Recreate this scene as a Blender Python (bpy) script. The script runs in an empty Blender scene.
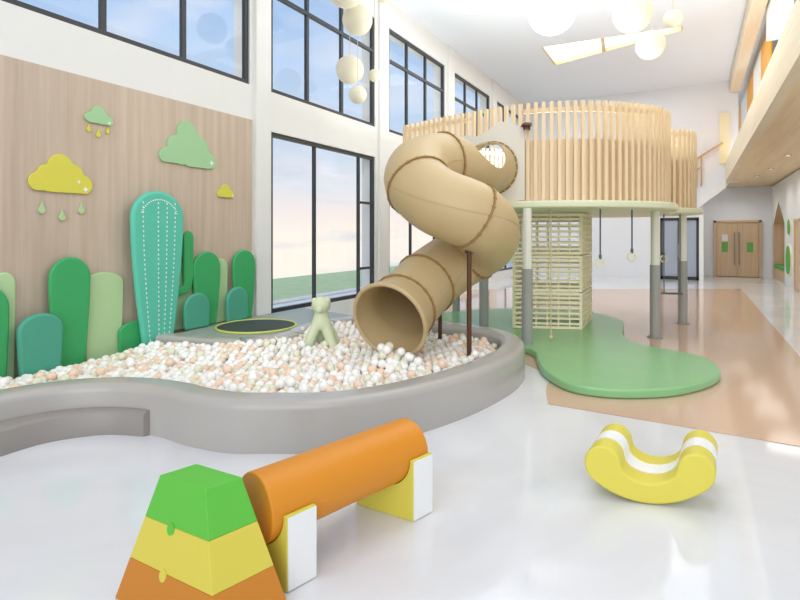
import bpy, bmesh, math, random
from mathutils import Vector, Matrix, noise
random.seed(7)
COL = bpy.context.scene.collection
PI = math.pi

# ---------------------------------------------------------------- materials
def lin(h):
    r = []
    for i in (0, 2, 4):
        v = int(h[i:i+2], 16) / 255
        r.append(v/12.92 if v <= .04045 else ((v+.055)/1.055)**2.4)
    return (*r, 1)

def mat(name, hexc, rough=.5, metal=0, spec=.5, bump=0, bscale=60, coat=0, var=0, vscale=3):
    m = bpy.data.materials.new(name); m.use_nodes = True
    nt = m.node_tree; b = nt.nodes['Principled BSDF']
    b.inputs['Base Color'].default_value = lin(hexc)
    b.inputs['Roughness'].default_value = rough
    b.inputs['Metallic'].default_value = metal
    b.inputs['Specular IOR Level'].default_value = spec
    b.inputs['Coat Weight'].default_value = coat
    tc = nt.nodes.new('ShaderNodeTexCoord')
    n = nt.nodes.new('ShaderNodeTexNoise'); n.inputs['Scale'].default_value = vscale
    nt.links.new(tc.outputs['Object'], n.inputs['Vector'])
    mr = nt.nodes.new('ShaderNodeMapRange')
    mr.inputs['To Min'].default_value = 1 - var - .01; mr.inputs['To Max'].default_value = 1 + var
    nt.links.new(n.outputs['Fac'], mr.inputs['Value'])
    mx = nt.nodes.new('ShaderNodeVectorMath'); mx.operation = 'SCALE'
    mx.inputs[0].default_value = lin(hexc)[:3]
    nt.links.new(mr.outputs['Result'], mx.inputs['Scale'])
    nt.links.new(mx.outputs['Vector'], b.inputs['Base Color'])
    if bump:
        n2 = nt.nodes.new('ShaderNodeTexNoise'); n2.inputs['Scale'].default_value = bscale
        nt.links.new(tc.outputs['Object'], n2.inputs['Vector'])
        bp = nt.nodes.new('ShaderNodeBump'); bp.inputs['Strength'].default_value = bump
        nt.links.new(n2.outputs['Fac'], bp.inputs['Height'])
        nt.links.new(bp.outputs['Normal'], b.inputs['Normal'])
    return m

def wood(name, c1, c2, scale=(9, 9, .6), rough=.45, plank=None):
    m = bpy.data.materials.new(name); m.use_nodes = True
    nt = m.node_tree; b = nt.nodes['Principled BSDF']; b.inputs['Roughness'].default_value = rough
    tc = nt.nodes.new('ShaderNodeTexCoord')
    mp = nt.nodes.new('ShaderNodeMapping'); mp.inputs['Scale'].default_value = scale
    nt.links.new(tc.outputs['Object'], mp.inputs['Vector'])
    n = nt.nodes.new('ShaderNodeTexNoise'); n.inputs['Scale'].default_value = 1.4
    n.inputs['Detail'].default_value = 8; n.inputs['Roughness'].default_value = .65
    nt.links.new(mp.outputs['Vector'], n.inputs['Vector'])
    cr = nt.nodes.new('ShaderNodeValToRGB')
    cr.color_ramp.elements[0].position = .3; cr.color_ramp.elements[0].color = lin(c1)
    cr.color_ramp.elements[1].position = .7; cr.color_ramp.elements[1].color = lin(c2)
    nt.links.new(n.outputs['Fac'], cr.inputs['Fac'])
    out = cr.outputs['Color']
    if plank:   # wide vertical boards with slightly different tones
        ax, w = plank
        sx = nt.nodes.new('ShaderNodeSeparateXYZ'); nt.links.new(tc.outputs['Object'], sx.inputs[0])
        d = nt.nodes.new('ShaderNodeMath'); d.operation = 'DIVIDE'; d.inputs[1].default_value = w
        nt.links.new(sx.outputs[ax], d.inputs[0])
        fl = nt.nodes.new('ShaderNodeMath'); fl.operation = 'FLOOR'; nt.links.new(d.outputs[0], fl.inputs[0])
        wn = nt.nodes.new('ShaderNodeTexWhiteNoise'); wn.noise_dimensions = '1D'
        nt.links.new(fl.outputs[0], wn.inputs['W'])
        mr = nt.nodes.new('ShaderNodeMapRange'); mr.inputs['To Min'].default_value = .92; mr.inputs['To Max'].default_value = 1.04
        nt.links.new(wn.outputs['Value'], mr.inputs['Value'])
        mx = nt.nodes.new('ShaderNodeVectorMath'); mx.operation = 'SCALE'
        nt.links.new(out, mx.inputs[0]); nt.links.new(mr.outputs['Result'], mx.inputs['Scale'])
        out = mx.outputs['Vector']
    nt.links.new(out, b.inputs['Base Color'])
    return m

def emit(name, hexc, s):
    m = bpy.data.materials.new(name); m.use_nodes = True
    nt = m.node_tree; b = nt.nodes['Principled BSDF']
    b.inputs['Base Color'].default_value = lin('f0ece0' if s > .5 else 'd6d0ba')
    b.inputs['Emission Color'].default_value = lin(hexc); b.inputs['Emission Strength'].default_value = s
    return m

def glass(name, tint='ffffff', refl=.06):
    m = bpy.data.materials.new(name); m.use_nodes = True
    nt = m.node_tree; nt.nodes.clear()
    o = nt.nodes.new('ShaderNodeOutputMaterial'); mx = nt.nodes.new('ShaderNodeMixShader')
    t = nt.nodes.new('ShaderNodeBsdfTransparent'); t.inputs[0].default_value = lin(tint)
    g = nt.nodes.new('ShaderNodeBsdfGlossy'); g.inputs['Roughness'].default_value = .02
    mx.inputs[0].default_value = refl
    nt.links.new(t.outputs[0], mx.inputs[1]); nt.links.new(g.outputs[0], mx.inputs[2]); nt.links.new(mx.outputs[0], o.inputs[0])
    return m

M = dict(
    wall=mat('wall_paint', 'e9e9e6', .6, var=.01),
    ceil=mat('ceiling_paint', 'eff3f9', .7),
    farwall=mat('far_wall_paint', 'eceef3', .6),
    frame=mat('window_frame_metal', '3a3c40', .4, .2),
    glass=glass('window_glass', 'ffffff', .025), dglass=mat('frosted_glass', 'aab4c4', .25),
    panel=wood('wall_panel_wood', 'bda893', 'd2c0ad', (9, 9, .35), .5, ('Y', .62)),
    lwood=wood('light_wood', 'e6cba2', 'f3dfbd', (14, 14, .8), .45),
    pwood=wood('parapet_wood', 'e6cfa8', 'f0dcbc', (14, 14, .8), .5),
    fascia=wood('fascia_wood', 'e2cfae', 'efe0c5', (3, .3, 12), .5),
    soffit=wood('soffit_wood', 'e2c18f', 'f2daae', (8, .3, 8), .4),
    dwood=wood('door_wood', 'd0b08c', 'dfc5a4', (16, 16, .5), .45),
    tube=mat('slide_plastic', 'c3ab7f', .42, var=.02),
    tubeseam=mat('slide_flange_plastic', '9c7c4c', .5),
    bolt=mat('bolt_metal', 'd8c9a4', .4, .3),
    brown=mat('brown_steel', '5a3520', .45, .2),
    grey=mat('grey_vinyl', 'b3aea7', .22, var=.02, bump=.02, bscale=12),
    grey2=mat('grey_step_vinyl', '948d86', .4, var=.02),
    deckg=mat('grey_green_vinyl', '9aa39b', .4),
    pitfloor=mat('pit_floor_vinyl', 'c9bfae', .6),
    colp=mat('column_pale', 'e3e2d4', .45), colg=mat('column_grey', '9b9c97', .5),
    cream=mat('cream_coat', 'dfe3c3', .45), cage=mat('cage_cream', 'f3eac6', .5),
    mat=mat('green_mat_vinyl', '8cc287', .3, var=.05, vscale=4),
    carpet=mat('tan_floor', 'd6b69c', .1, var=.03, vscale=.6),
    teal=mat('teal_pad', '4da58a', .55), green=mat('green_pad', '3aa863', .55),
    pale=mat('pale_green_pad', 'b7d5a0', .6), turq=mat('turquoise_pad', '5cc5aa', .5),
    yellow=mat('yellow_decor', 'd9d24e', .55), gcloud=mat('green_cloud', 'a4cf9c', .6),
    white=mat('white_paint', 'f4f4f2', .5), dropg=mat('pale_drop', 'b3d09a', .6),
    fg=mat('foam_green', '60bf3c', .5), fy=mat('foam_yellow', 'dccb4c', .5), fo=mat('foam_orange', 'cc801e', .5),
    fo2=mat('roller_orange', 'dd8c18', .5), fy2=mat('cradle_yellow', 'd6cc50', .5), fw=mat('foam_white', 'f3f2ee', .5),
    ry=mat('rocker_yellow', 'e0d253', .45),
    black=mat('trampoline_mesh', '3a4742', .7), ringy=mat('ring_yellow', 'cfd26c', .5),
    fig=mat('figure_green', 'd6dfbc', .55), ropeb=mat('blue_grey_rope', '5a6b74', .8), ropet=mat('tan_rope', 'd6c49a', .8),
    bw=mat('ball_white', 'faf7f1', .35), bp=mat('ball_peach', 'f5d6bc', .35), bg=mat('ball_green', 'e8e6cc', .35),
    globe=emit('globe_glow', 'fff6de', .12), globew=emit('globe_bright_glow', 'fffdf4', 1.1),
    skyl=emit('skylight_glow', 'fffaf0', 3.0), downl=emit('downlight', 'fff6e0', 2),
    amber=mat('amber_panel', 'eea600', .45), green2=mat('green_cushion', '55b04a', .5), metal=mat('steel', '9a9a98', .3, .8),
    grass=mat('grass', 'c8dca6', .9, var=.2, vscale=3, bump=.3), road=mat('road', 'f2f2f2', .7),
    rail=mat('rail_wood', 'd2a870', .5), sign=mat('sign_green', '6fb65c', .5),
)
# floor: pale glossy stone
def floor_mat():
    m = mat('floor_stone', 'dcdddf', .07, spec=.6, coat=0); nt = m.node_tree; b = nt.nodes['Principled BSDF']
    tc = nt.nodes.new('ShaderNodeTexCoord'); n = nt.nodes.new('ShaderNodeTexNoise')
    n.inputs['Scale'].default_value = .7; n.inputs['Detail'].default_value = 9; n.inputs['Distortion'].default_value = 1.5
    nt.links.new(tc.outputs['Object'], n.inputs['Vector'])
    cr = nt.nodes.new('ShaderNodeValToRGB'); cr.color_ramp.elements[0].position = .35; cr.color_ramp.elements[1].position = .65
    cr.color_ramp.elements[0].color = lin('dededf'); cr.color_ramp.elements[1].color = lin('e8e8e9')
    nt.links.new(n.outputs['Fac'], cr.inputs['Fac']); nt.links.new(cr.outputs['Color'], b.inputs['Base Color'])
    return m
M['floor'] = floor_mat()

# ---------------------------------------------------------------- object helpers
def obj(name, bm, m, parent=None, bevel=0, smooth=35, segs=3, fix=True):
    if fix: bmesh.ops.recalc_face_normals(bm, faces=bm.faces)
    me = bpy.data.meshes.new(name); bm.to_mesh(me); bm.free()
    for mm in (m if isinstance(m, (list, tuple)) else [m]): me.materials.append(M[mm] if isinstance(mm, str) else mm)
    if smooth:
        for p in me.polygons: p.use_smooth = True
        me.set_sharp_from_angle(angle=math.radians(smooth))
    o = bpy.data.objects.new(name, me); COL.objects.link(o)
    if parent: o.parent = parent; o.matrix_parent_inverse = Matrix.Translation(-Vector(parent.location))
    if bevel:
        b = o.modifiers.new('bevel', 'BEVEL'); b.width = bevel; b.segments = segs; b.limit_method = 'ANGLE'; b.angle_limit = math.radians(35); b.harden_normals = True
    return o

def tag(o, label, cat, group=None):
    o['label'] = label; o['category'] = cat
    if group: o['group'] = group
    return o
def thing(name, label, cat, loc=(0, 0, 0), group=None):
    o = bpy.data.objects.new(name, None); COL.objects.link(o); o.location = loc; o.empty_display_size = .1
    return tag(o, label, cat, group)
def struct(o): o['kind'] = 'structure'; return o

def box(bm, x0, x1, y0, y1, z0, z1, mi=0):
    v = [bm.verts.new(p) for p in ((x0,y0,z0),(x1,y0,z0),(x1,y1,z0),(x0,y1,z0),(x0,y0,z1),(x1,y0,z1),(x1,y1,z1),(x0,y1,z1))]
    for f in ((3,2,1,0),(4,5,6,7),(0,1,5,4),(1,2,6,5),(2,3,7,6),(3,0,4,7)):
        bm.faces.new([v[i] for i in f]).material_index = mi
def B(*a):
    bm = bmesh.new()
    for q in a: box(bm, *q)
    return bm
def prism(pts, vec, bm=None, mi=0):
    bm = bm or bmesh.new(); vec = Vector(vec)
    a = [bm.verts.new(p) for p in pts]; b = [bm.verts.new(Vector(p) + vec) for p in pts]
    bm.faces.new(a).material_index = mi; bm.faces.new(b[::-1]).material_index = mi
    n = len(a)
    for i in range(n): bm.faces.new([a[i], b[i], b[(i+1) % n], a[(i+1) % n]]).material_index = mi
    return bm
def bar(bm, a, b, r, n=10, r2=None):
    a = Vector(a); b = Vector(b); r2 = r if r2 is None else r2
    q = (b - a).to_track_quat('Z', 'Y'); rings = []
    for p, rr in ((a, r), (b, r2)):
        rings.append([bm.verts.new(p + q @ Vector((rr*math.cos(2*PI*i/n), rr*math.sin(2*PI*i/n), 0))) for i in range(n)])
    for i in range(n): bm.faces.new([rings[0][i], rings[0][(i+1) % n], rings[1][(i+1) % n], rings[1][i]])
    bm.faces.new(rings[0][::-1]); bm.faces.new(rings[1]); return bm
def ball(bm, c, r, u=20, v=12, s=(1, 1, 1)):
    bmesh.ops.create_uvsphere(bm, u_segments=u, v_segments=v, radius=r, matrix=Matrix.Translation(c) @ Matrix.Diagonal((*s, 1)))
    return bm
def torus(bm, c, R, r, ax='Z', n=40, k=10, tilt=None):
    rot = {'Z': Matrix.Identity(3), 'X': Matrix.Rotation(PI/2, 3, 'Y'), 'Y': Matrix.Rotation(PI/2, 3, 'X')}[ax]
    if tilt is not None: rot = tilt @ rot
    g = []
    for i in range(n):
        t = 2*PI*i/n; row = []
        for j in range(k):
            p = 2*PI*j/k; rr = R + r*math.cos(p)
            row.append(bm.verts.new(Vector(c) + rot @ Vector((rr*math.cos(t), rr*math.sin(t), r*math.sin(p)))))
        g.append(row)
    for i in range(n):
        for j in range(k): bm.faces.new([g[i][j], g[(i+1) % n][j], g[(i+1) % n][(j+1) % k], g[i][(j+1) % k]])
    return bm
def catmull(pts, sub=8, closed=False):
    P = [Vector(p) for p in pts]; n = len(P); out = []
    rng = range(n if closed else n-1)
    for i in rng:
        g = (lambda k: P[k % n]) if closed else (lambda k: P[max(0, min(n-1, k))])
        p0, p1, p2, p3 = g(i-1), g(i), g(i+1), g(i+2)
        for s in range(sub):
            t = s/sub
            out.append(.5*((2*p1) + (p2-p0)*t + (2*p0-5*p1+4*p2-p3)*t*t + (3*p1-p0-3*p2+p3)*t**3))
    if not closed: out.append(P[-1])
    return out
def normals2(path, closed):
    n = len(path); out = []
    for i in range(n):
        a = path[(i-1) % n] if closed or i else path[i]; b = path[(i+1) % n] if closed or i < n-1 else path[i]
        t = (b - a); t = Vector((t.x, t.y)).normalized(); out.append(Vector((t.y, -t.x)))   # right-hand side
    return out
def sweep2(path, prof, closed=False, bm=None, mi=0):
    """profile points (offset to the right of travel, z) swept along a plan path"""
    bm = bm or bmesh.new(); N = normals2(path, closed); rows = []
    for p, nn in zip(path, N): rows.append([bm.verts.new((p.x + nn.x*o, p.y + nn.y*o, z)) for o, z in prof])
    n = len(rows); k = len(prof)
    for i in range(n if closed else n-1):
        for j in range(k):
            bm.faces.new([rows[i][j], rows[(i+1) % n][j], rows[(i+1) % n][(j+1) % k], rows[i][(j+1) % k]]).material_index = mi
    if not closed:
        bm.faces.new(rows[0]); bm.faces.new(rows[-1][::-1])
    return bm

# ================================================================ THE SETTING
XL = -6.0; H = 6.9; YF = 20.9; XR = 2.5
struct(obj('floor', B((-6.0, 4.2, -3, 24.2, -.12, 0)), 'floor', smooth=0))
cp = catmull([(-1.40, 5.9, 0), (-1.34, 5.4, 0), (-1.21, 4.95, 0)], 4)
carpet_pts = [(p.x, p.y, .002) for p in cp] + [(-1.2, 4.91, .002), (.69, 4.87, .002), (1.2, 4.86, .002), (1.2, 18.25, .002), (-5.6, 14.2, .002), (-5.6, 8.2, .002), (-3, 7.4, .002)]
struct(obj('floor_tan', prism(carpet_pts, (0, 0, .004)), 'carpet', smooth=0))

# left wall with window openings
WU = [(2.45, 5.78), (6.24, 9.40), (9.98, 12.99), (13.65, 16.6), (17.3, 20.35)]
zU0, zU1 = 3.94, 6.3; zL0, zL1 = .31, 3.29
wl = bmesh.new(); X0 = XL - .35
box(wl, X0, XL, -3, YF+.4, zU1, H+.2); box(wl, X0, XL, -3, YF+.4, zL1, zU0)
box(wl, X0, XL, 5.78, YF+.4, -.1, zL0); box(wl, X0, XL, -3, 5.78, -.1, zL1)
prev = -3
for k, (a, b) in enumerate([(-1.4, 1.95)] + WU):
    box(wl, X0, XL, prev, a, zU0, zU1); prev = b
box(wl, X0, XL, prev, YF+.4, zU0, zU1)
prev = 5.78
for a, b in WU[1:]:
    box(wl, X0, XL, prev, a, zL0, zL1); prev = b
box(wl, X0, XL, prev, YF+.4, zL0, zL1)
for a, b in ((5.86, 6.18), (9.5, 9.88), (13.1, 13.52), (16.75, 17.15)): box(wl, XL-.001, XL+.06, a, b, 0, H)
struct(obj('wall_left', wl, 'wall', smooth=0))
struct(obj('trim_1', B((XL+.001, XL+.03, -1.5, 5.8, 0, 3.39)), 'panel', smooth=0))

def window(n, a, b, z0, z1, vs, hs, part_h=()):
    w = .033 if z0 > 2 else .024; bm = bmesh.new(); xa, xb = XL-.1, XL-.03
    box(bm, xa, xb, a, b, z0, z0+.07); box(bm, xa, xb, a, b, z1-.07, z1)
    box(bm, xa, xb, a, a+.07, z0+.07, z1-.07); box(bm, xa, xb, b-.07, b, z0+.07, z1-.07)
    for v in vs: box(bm, xa+.005, xb-.005, v-w, v+w, z0+.07, z1-.07)
    for h in hs: box(bm, xa+.01, xb+.004, a+.07, b-.07, h-w, h+w)
    for y0, y1, h in part_h: box(bm, xa+.01, xb+.004, y0, y1, h-w, h+w)
    o = struct(obj('window_%d' % n, bm, 'frame', smooth=0))
    obj('pane', B((xa+.03, xa+.038, a+.05, b-.05, z0+.05, z1-.05)), 'glass', o, smooth=0)
    return o
n = 1
window(n, -1.4, 1.95, zU0, zU1, (-.28, .83), (5.58,)); n += 1
window(n, 2.45, 5.78, zU0, zU1, (3.52, 4.62), (5.58,)); n += 1
for a, b in WU[1:]:
    L = b - a
    window(n, a, b, zU0, zU1, (a+L*.305, a+L*.635), (5.58,)); n += 1
    window(n, a, b, zL0, zL1, (a+L*.37, b-.56), (), ((b-.53, b-.07, 2.28), (b-.53, b-.07, .9))); n += 1

# far wall with the stair and corridor opening at its right end
fw = [(XL-.35, YF, -.1), (-1.08, YF, -.1), (-1.08, YF, 2.22), (.14, YF, 2.22), (.14, YF, -.1), (.27, YF, -.1), (.27, YF, 2.6), (.93, YF, 3.2), (.93, YF, 3.42), (1.3, YF, 3.42), (1.3, YF, H+.2), (XL-.35, YF, H+.2)]
struct(obj('wall_far', prism(fw, (0, .3, 0)), 'farwall', smooth=0))
struct(obj('wall_corridor', B((.2, XR, 23.5, 23.8, -.1, 3.43), (.0, .2, 21.2, 23.8, -.1, 3.4)), 'farwall', smooth=0))
struct(obj('wall_gallery', B((1.3, 4.2, 25.4, 25.6, 3.5, H+.2), (4.1, 4.3, 2, 25.6, 3.5, H+.2), (1.3, 1.4, 21.2, 25.6, 3.62, 3.9)), 'farwall', smooth=0))
# glazed double door on the far wall
d1 = bmesh.new()
for a, b in ((-1.08, -1.0), (-.52, -.44), (-.43, -.35), (.06, .14)): box(d1, a, b, YF+.02, YF+.1, 0, 2.22)
box(d1, -1.08, .14, YF+.02, YF+.1, 2.12, 2.22); box(d1, -1.08, .14, YF+.02, YF+.1, 0, .12)
d1 = struct(obj('door_1', d1, 'frame', smooth=0))
obj('pane', B((-1.0, .06, YF+.05, YF+.06, .1, 2.14)), 'dglass', d1, smooth=0)
obj('door_handle', B((-.5, -.47, YF-.05, YF-.02, .8, 1.3), (-.4, -.37, YF-.05, YF-.02, .8, 1.3), (-.5,-.47,YF-.03,YF+.03,.85,.9), (-.5,-.47,YF-.03,YF+.03,1.2,1.25), (-.4,-.37,YF-.03,YF+.03,.85,.9), (-.4,-.37,YF-.03,YF+.03,1.2,1.25)), 'metal', d1)
struct(obj('wall_behind_door', B((-1.6, .0, 22.3, 22.5, -.1, 2.8)), mat('dim_blue_wall', 'c2cad8', .6), smooth=0))
# corridor double door
d2 = struct(obj('door_2', B((.66, .74, 23.38, 23.5, 0, 2.16), (2.1, 2.18, 23.38, 23.5, 0, 2.16), (.66, 2.18, 23.38, 23.5, 2.08, 2.16)), 'dwood', smooth=0))
for a, b in ((.745, 1.415), (1.425, 2.095)): obj('leaf', B((a, b, 23.42, 23.47, .02, 2.07)), 'dwood', d2, bevel=.004)
for a in (1.33, 1.48):
    bm = bar(bmesh.new(), (a, 23.36, .45), (a, 23.36, 1.7), .02)
    for z in (.6, 1.55): bar(bm, (a, 23.36, z), (a, 23.425, z), .012)
    obj('door_handle', bm, 'metal', d2)
for a in (1.02, 1.82):
    obj('sign_plate', B((a-.1, a+.1, 23.4, 23.419, .95, 1.32)), 'sign', d2)
obj('notice', B((.92, 1.12, 23.4, 23.419, 1.36, 1.62)), 'white', d2)

# right wall beneath the gallery, with the house shaped niche
def niche_pts(y0, y1, x): 
    m = (y0+y1)/2
    return [(x, y0, .04), (x, y1, .04), (x, y1, 2.0), (x, m, 2.78), (x, y0, 2.0)]
rw = bmesh.new()
y0, y1 = 20.35, 23.05; ym = (y0+y1)/2
for poly in ([(9.0, -.1), (17.6, -.1), (17.6, 3.4), (9.0, 3.4)], [(17.6, 2.06), (18.55, 2.06), (18.55, 3.4), (17.6, 3.4)],
             [(18.55, -.1), (y0, -.1), (y0, 2.0), (ym, 2.78), (ym, 3.4), (18.55, 3.4)],
             [(y1, -.1), (23.8, -.1), (23.8, 3.4), (ym, 3.4), (ym, 2.78), (y1, 2.0)], [(y0, -.1), (y1, -.1), (y1, .04), (y0, .04)]):
    prism([(XR, y, z) for y, z in poly], (.35, 0, 0), rw)
struct(obj('wall_right', rw, 'wall', smooth=0))
door3 = struct(obj('door_3', B((XR-.01, XR+.1, 17.6, 17.67, 0, 2.06), (XR-.01, XR+.1, 18.48, 18.55, 0, 2.06), (XR-.01, XR+.1, 17.6, 18.55, 1.99, 2.06)), 'dwood', smooth=0))
obj('leaf', B((XR+.03, XR+.07, 17.67, 18.48, .01, 1.99)), 'dwood', door3)
nt_ = thing('seating_niche', 'house-shaped wooden seating niche with pointed roof and green cushion in the right wall', 'niche', (XR, ym, 0))
bm = bmesh.new()
ip = niche_pts(y0, y1, XR); 
for i in range(5):
    a, b = ip[i], ip[(i+1) % 5]
    mid = Vector((XR, ym, 1.2)); nrm = Vector((0, -(b[2]-a[2]), b[1]-a[1])).normalized()
    if nrm.dot(mid - Vector(a)) < 0: nrm = -nrm
    prism([Vector(a)+nrm*.001, Vector(b)+nrm*.001, Vector(b)+nrm*.03, Vector(a)+nrm*.03], (.45, 0, 0), bm)
box(bm, XR+.4, XR+.45, y0, y1, .04, 2.0); prism([(XR+.4, y0, 2.0), (XR+.4, y1, 2.0), (XR+.4, ym, 2.77)], (.05, 0, 0), bm)
obj('lining', bm, 'dwood', nt_, smooth=0)
obj('bench', B((XR+.01, XR+.4, y0+.03, y1-.03, .07, .42)), 'dwood', nt_)
obj('cushion', B((XR+.01, XR+.4, y0+.04, y1-.04, .425, .55)), 'green2', nt_, bevel=.03)
for (yc, zc, r, lab) in ((19.4, .84, .5, 'large green oval disc on the right wall beside the niche, lower of the two'), (19.25, 1.84, .27, 'small green round disc on the right wall, above the large oval one')):
    t = thing('wall_disc', lab, 'wall decoration', (XR, yc, zc))
    bm = bmesh.new(); bar(bm, (XR-.03, yc, zc), (XR-.001, yc, zc), r, 32); obj('rim', bm, 'cage', t)
    bm = bmesh.new(); bar(bm, (XR-.045, yc, zc), (XR-.03, yc, zc), r*.86, 32); obj('face', bm, 'green2', t)

# ceiling (with the opening for the tapering skylight)
SK = [(-3.75, 14.55), (-3.77, 16.31), (-.26, 15.17), (-.25, 14.88)]
bm = bmesh.new()
for poly in ([(-6.35, -1.0), (4.3, -1.0), (4.3, 14.5), (-.25, 14.88), (-3.75, 14.55), (-6.35, 14.55)],
             [(-6.35, 14.55), (-3.75, 14.55), (-3.77, 16.31), (-6.35, 16.31)],
             [(-6.35, 16.31), (-3.77, 16.31), (-.26, 15.17), (4.3, 15.2), (4.3, 25.6), (-6.35, 25.6)],
             [(-.25, 14.88), (4.3, 14.5), (4.3, 15.2), (-.26, 15.17)]):
    prism([(x, y, H) for x, y in poly], (0, 0, .2), bm)
struct(obj('ceiling', bm, 'ceil', smooth=0))
sk = thing('ceiling_skylight', 'long tapering skylight with wooden edges and a glowing pane recessed in the white ceiling', 'skylight', (-2, 15.2, H))
bm = bmesh.new()
c = Vector((-2, 15.25, 0))
def inset(p, s): return c + (Vector((p[0], p[1], 0)) - c)*s
for i in (0, 1, 2, 3):
    a, b = SK[i], SK[(i+1) % 4]
    q = [inset(a, 1), inset(b, 1), inset(b, .97), inset(a, .97)]
    prism([(v.x, v.y, H-.01) for v in q], (0, 0, .2), bm)
prism([(-2.32, 15.84, H-.005), (-2.22, 15.82, H-.005), (-2.1, 14.71, H-.005), (-2.2, 14.71, H-.005)], (0, 0, .1), bm)
obj('frame', bm, 'soffit', sk, smooth=0)
obj('glow_pane', prism([(v.x, v.y, H+.1) for v in (inset(p, .98) for p in SK)], (0, 0, .02)), 'skyl', sk, smooth=0)  # glowing pane added in place of the bright sky above the skylight

# gallery on the right
bal = struct(obj('gallery_fascia', B((.92, 1.06, 4.0, YF, 3.42, 4.05)), 'fascia', smooth=0)); bal.name = 'trim_2'
struct(obj('trim_3', B((1.06, 4.2, 4.0, 25.4, 3.44, 3.62)), 'soffit', smooth=0))
struct(obj('trim_4', B((1.05, 1.33, 7.0, YF-.02, 6.46, 6.9)), 'fascia', smooth=0))
struct(obj('wall_gallery_back', B((3.0, 3.1, 4, 25.4, 3.62, H)), 'wall', smooth=0))
for x0, a, b, mm, lb in [(1.5, 22.8, 24.5, 'amber', 'amber screen panel above the gallery fascia, farthest of the three'),
     (1.5, 18.3, 20.3, 'amber', 'amber screen panel above the gallery fascia, middle of the three'),
     (1.5, 14.4, 16.3, 'amber', 'amber screen panel above the gallery fascia, nearest and widest of the three'),
     (1.5, 20.35, 22.75, 'white', 'white screen panel between the farthest and the middle amber panels'),
     (1.5, 16.35, 18.25, 'white', 'white screen panel between the middle and the nearest amber panels'),
     (1.72, 8.6, 14.3, 'white', 'wide white screen panel on the near side of the nearest amber panel')]:
    o = obj('screen_panel', B((x0, x0+.04, a, b, 3.62, 6.46)), mm, None, bevel=.006)
    tag(o, lb, 'screen panel', 'screen panels along the gallery')
o = obj('bulkhead_box', B((1.36, 1.66, 12.3, 13.7, 5.82, 6.9)), 'white', bevel=.005); o.name = 'ceiling_duct'
tag(o, 'white boxed duct hanging from the ceiling over the gallery', 'duct')
o = obj('gallery_board', B((.74, 1.05, YF-.06, YF-.005, 4.06, 5.8)), 'cage'); o.name = 'upright_board'
tag(o, 'pale cream upright board at the far end of the gallery fascia', 'board')
# stair rail
t = thing('stair_handrail', 'wooden handrail with posts rising to the far end of the gallery', 'handrail', (.1, 20.8, 3.5))
obj('rail', bar(bmesh.new(), (-.35, 20.8, 4.0), (.84, 20.8, 4.77), .03), 'rail', t)
obj('lower_rail', bar(bmesh.new(), (-.35, 20.8, 3.62), (.22, 20.8, 3.98), .02), 'rail', t)
for x in (-.2, .07, .21): obj('post', bar(bmesh.new(), (x, 20.8, 3.0+.6*(x+.3)), (x, 20.8, 4.0+.65*(x+.35)), .022), 'rail', t)
st = prism([(.14, 20.6, 2.85), (.14, 20.6, 2.55), (.92, 20.6, 3.2), (.92, 20.6, 3.48)], (0, .29, 0))
o = struct(obj('trim_5', st, 'white', smooth=0))
struct(obj('trim_6', B((.15, .28, YF-.06, YF+.3, 0, 2.7)), 'white', smooth=0))
for (x, y) in ((1.87, 14.74), (1.84, 17.46), (1.69, 19.35)):
    lab = {14.74: 'nearest', 17.46: 'middle', 19.35: 'farthest'}[y]
    t = thing('downlight', 'small round downlight under the gallery, %s of the three' % lab, 'downlight', (x, y, 3.44), 'downlights under the gallery')
    obj('ring', torus(bmesh.new(), (x, y, 3.435), .07, .012), 'metal', t)
    obj('lamp', bar(bmesh.new(), (x, y, 3.43), (x, y, 3.439), .06, 20), 'downl', t)

# outside
struct(obj('ground_lawn', B((-13.6, -8.6, -10, 60, -.3, -.03)), 'grass', smooth=0))
struct(obj('ground_road', B((-8.6, -6.36, -10, 60, -.3, -.04), (-8.75, -8.6, -10, 60, -.3, .03)), 'road', smooth=0))

# ================================================================ BALL PIT
rim_pts = [(-5.93, .55), (-5.4, .68), (-4.82, 1.0), (-4.61, 1.48), (-4.54, 1.87), (-4.44, 2.17), (-4.24, 2.39), (-3.97, 2.53), (-3.66, 2.585), (-3.33, 2.58), (-2.97, 2.64), (-2.69, 2.79), (-2.43, 2.94), (-2.21, 3.15),
           (-2.0, 3.48), (-1.83, 3.9), (-1.70, 4.35), (-1.62, 4.85), (-1.60, 5.3), (-1.68, 5.8), (-1.9, 6.22), (-2.3, 6.5), (-2.8, 6.6), (-3.3, 6.58), (-3.8, 6.5), (-4.28, 6.45)]
rim_path = catmull([(x, y, 0) for x, y in rim_pts], 8)
def rounded_profile(o0, o1, z0, z1, r, k=6):
    out = [(o0, z0)]
    out += [(o0 + r*math.sin(a)*0 + (r - r*math.cos(a))*(1 if o1 > o0 else -1), z1 - r + r*math.sin(a)) for a in [PI/2*i/k for i in range(k+1)]]
    out += [(o1 - (r - r*math.cos(a))*(1 if o1 > o0 else -1), z1 - r + r*math.sin(a)) for a in [PI/2*i/k for i in range(k, -1, -1)]]
    out.append((o1, z0)); return out
pit = thing('ball_pit', 'low curving grey padded ball pit wall standing on the white floor', 'ball pit', (-3.5, 4.2, 0))
obj('rim', sweep2(rim_path, rounded_profile(0, -.27, 0, .385, .07)), 'grey', pit, smooth=40)
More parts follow.
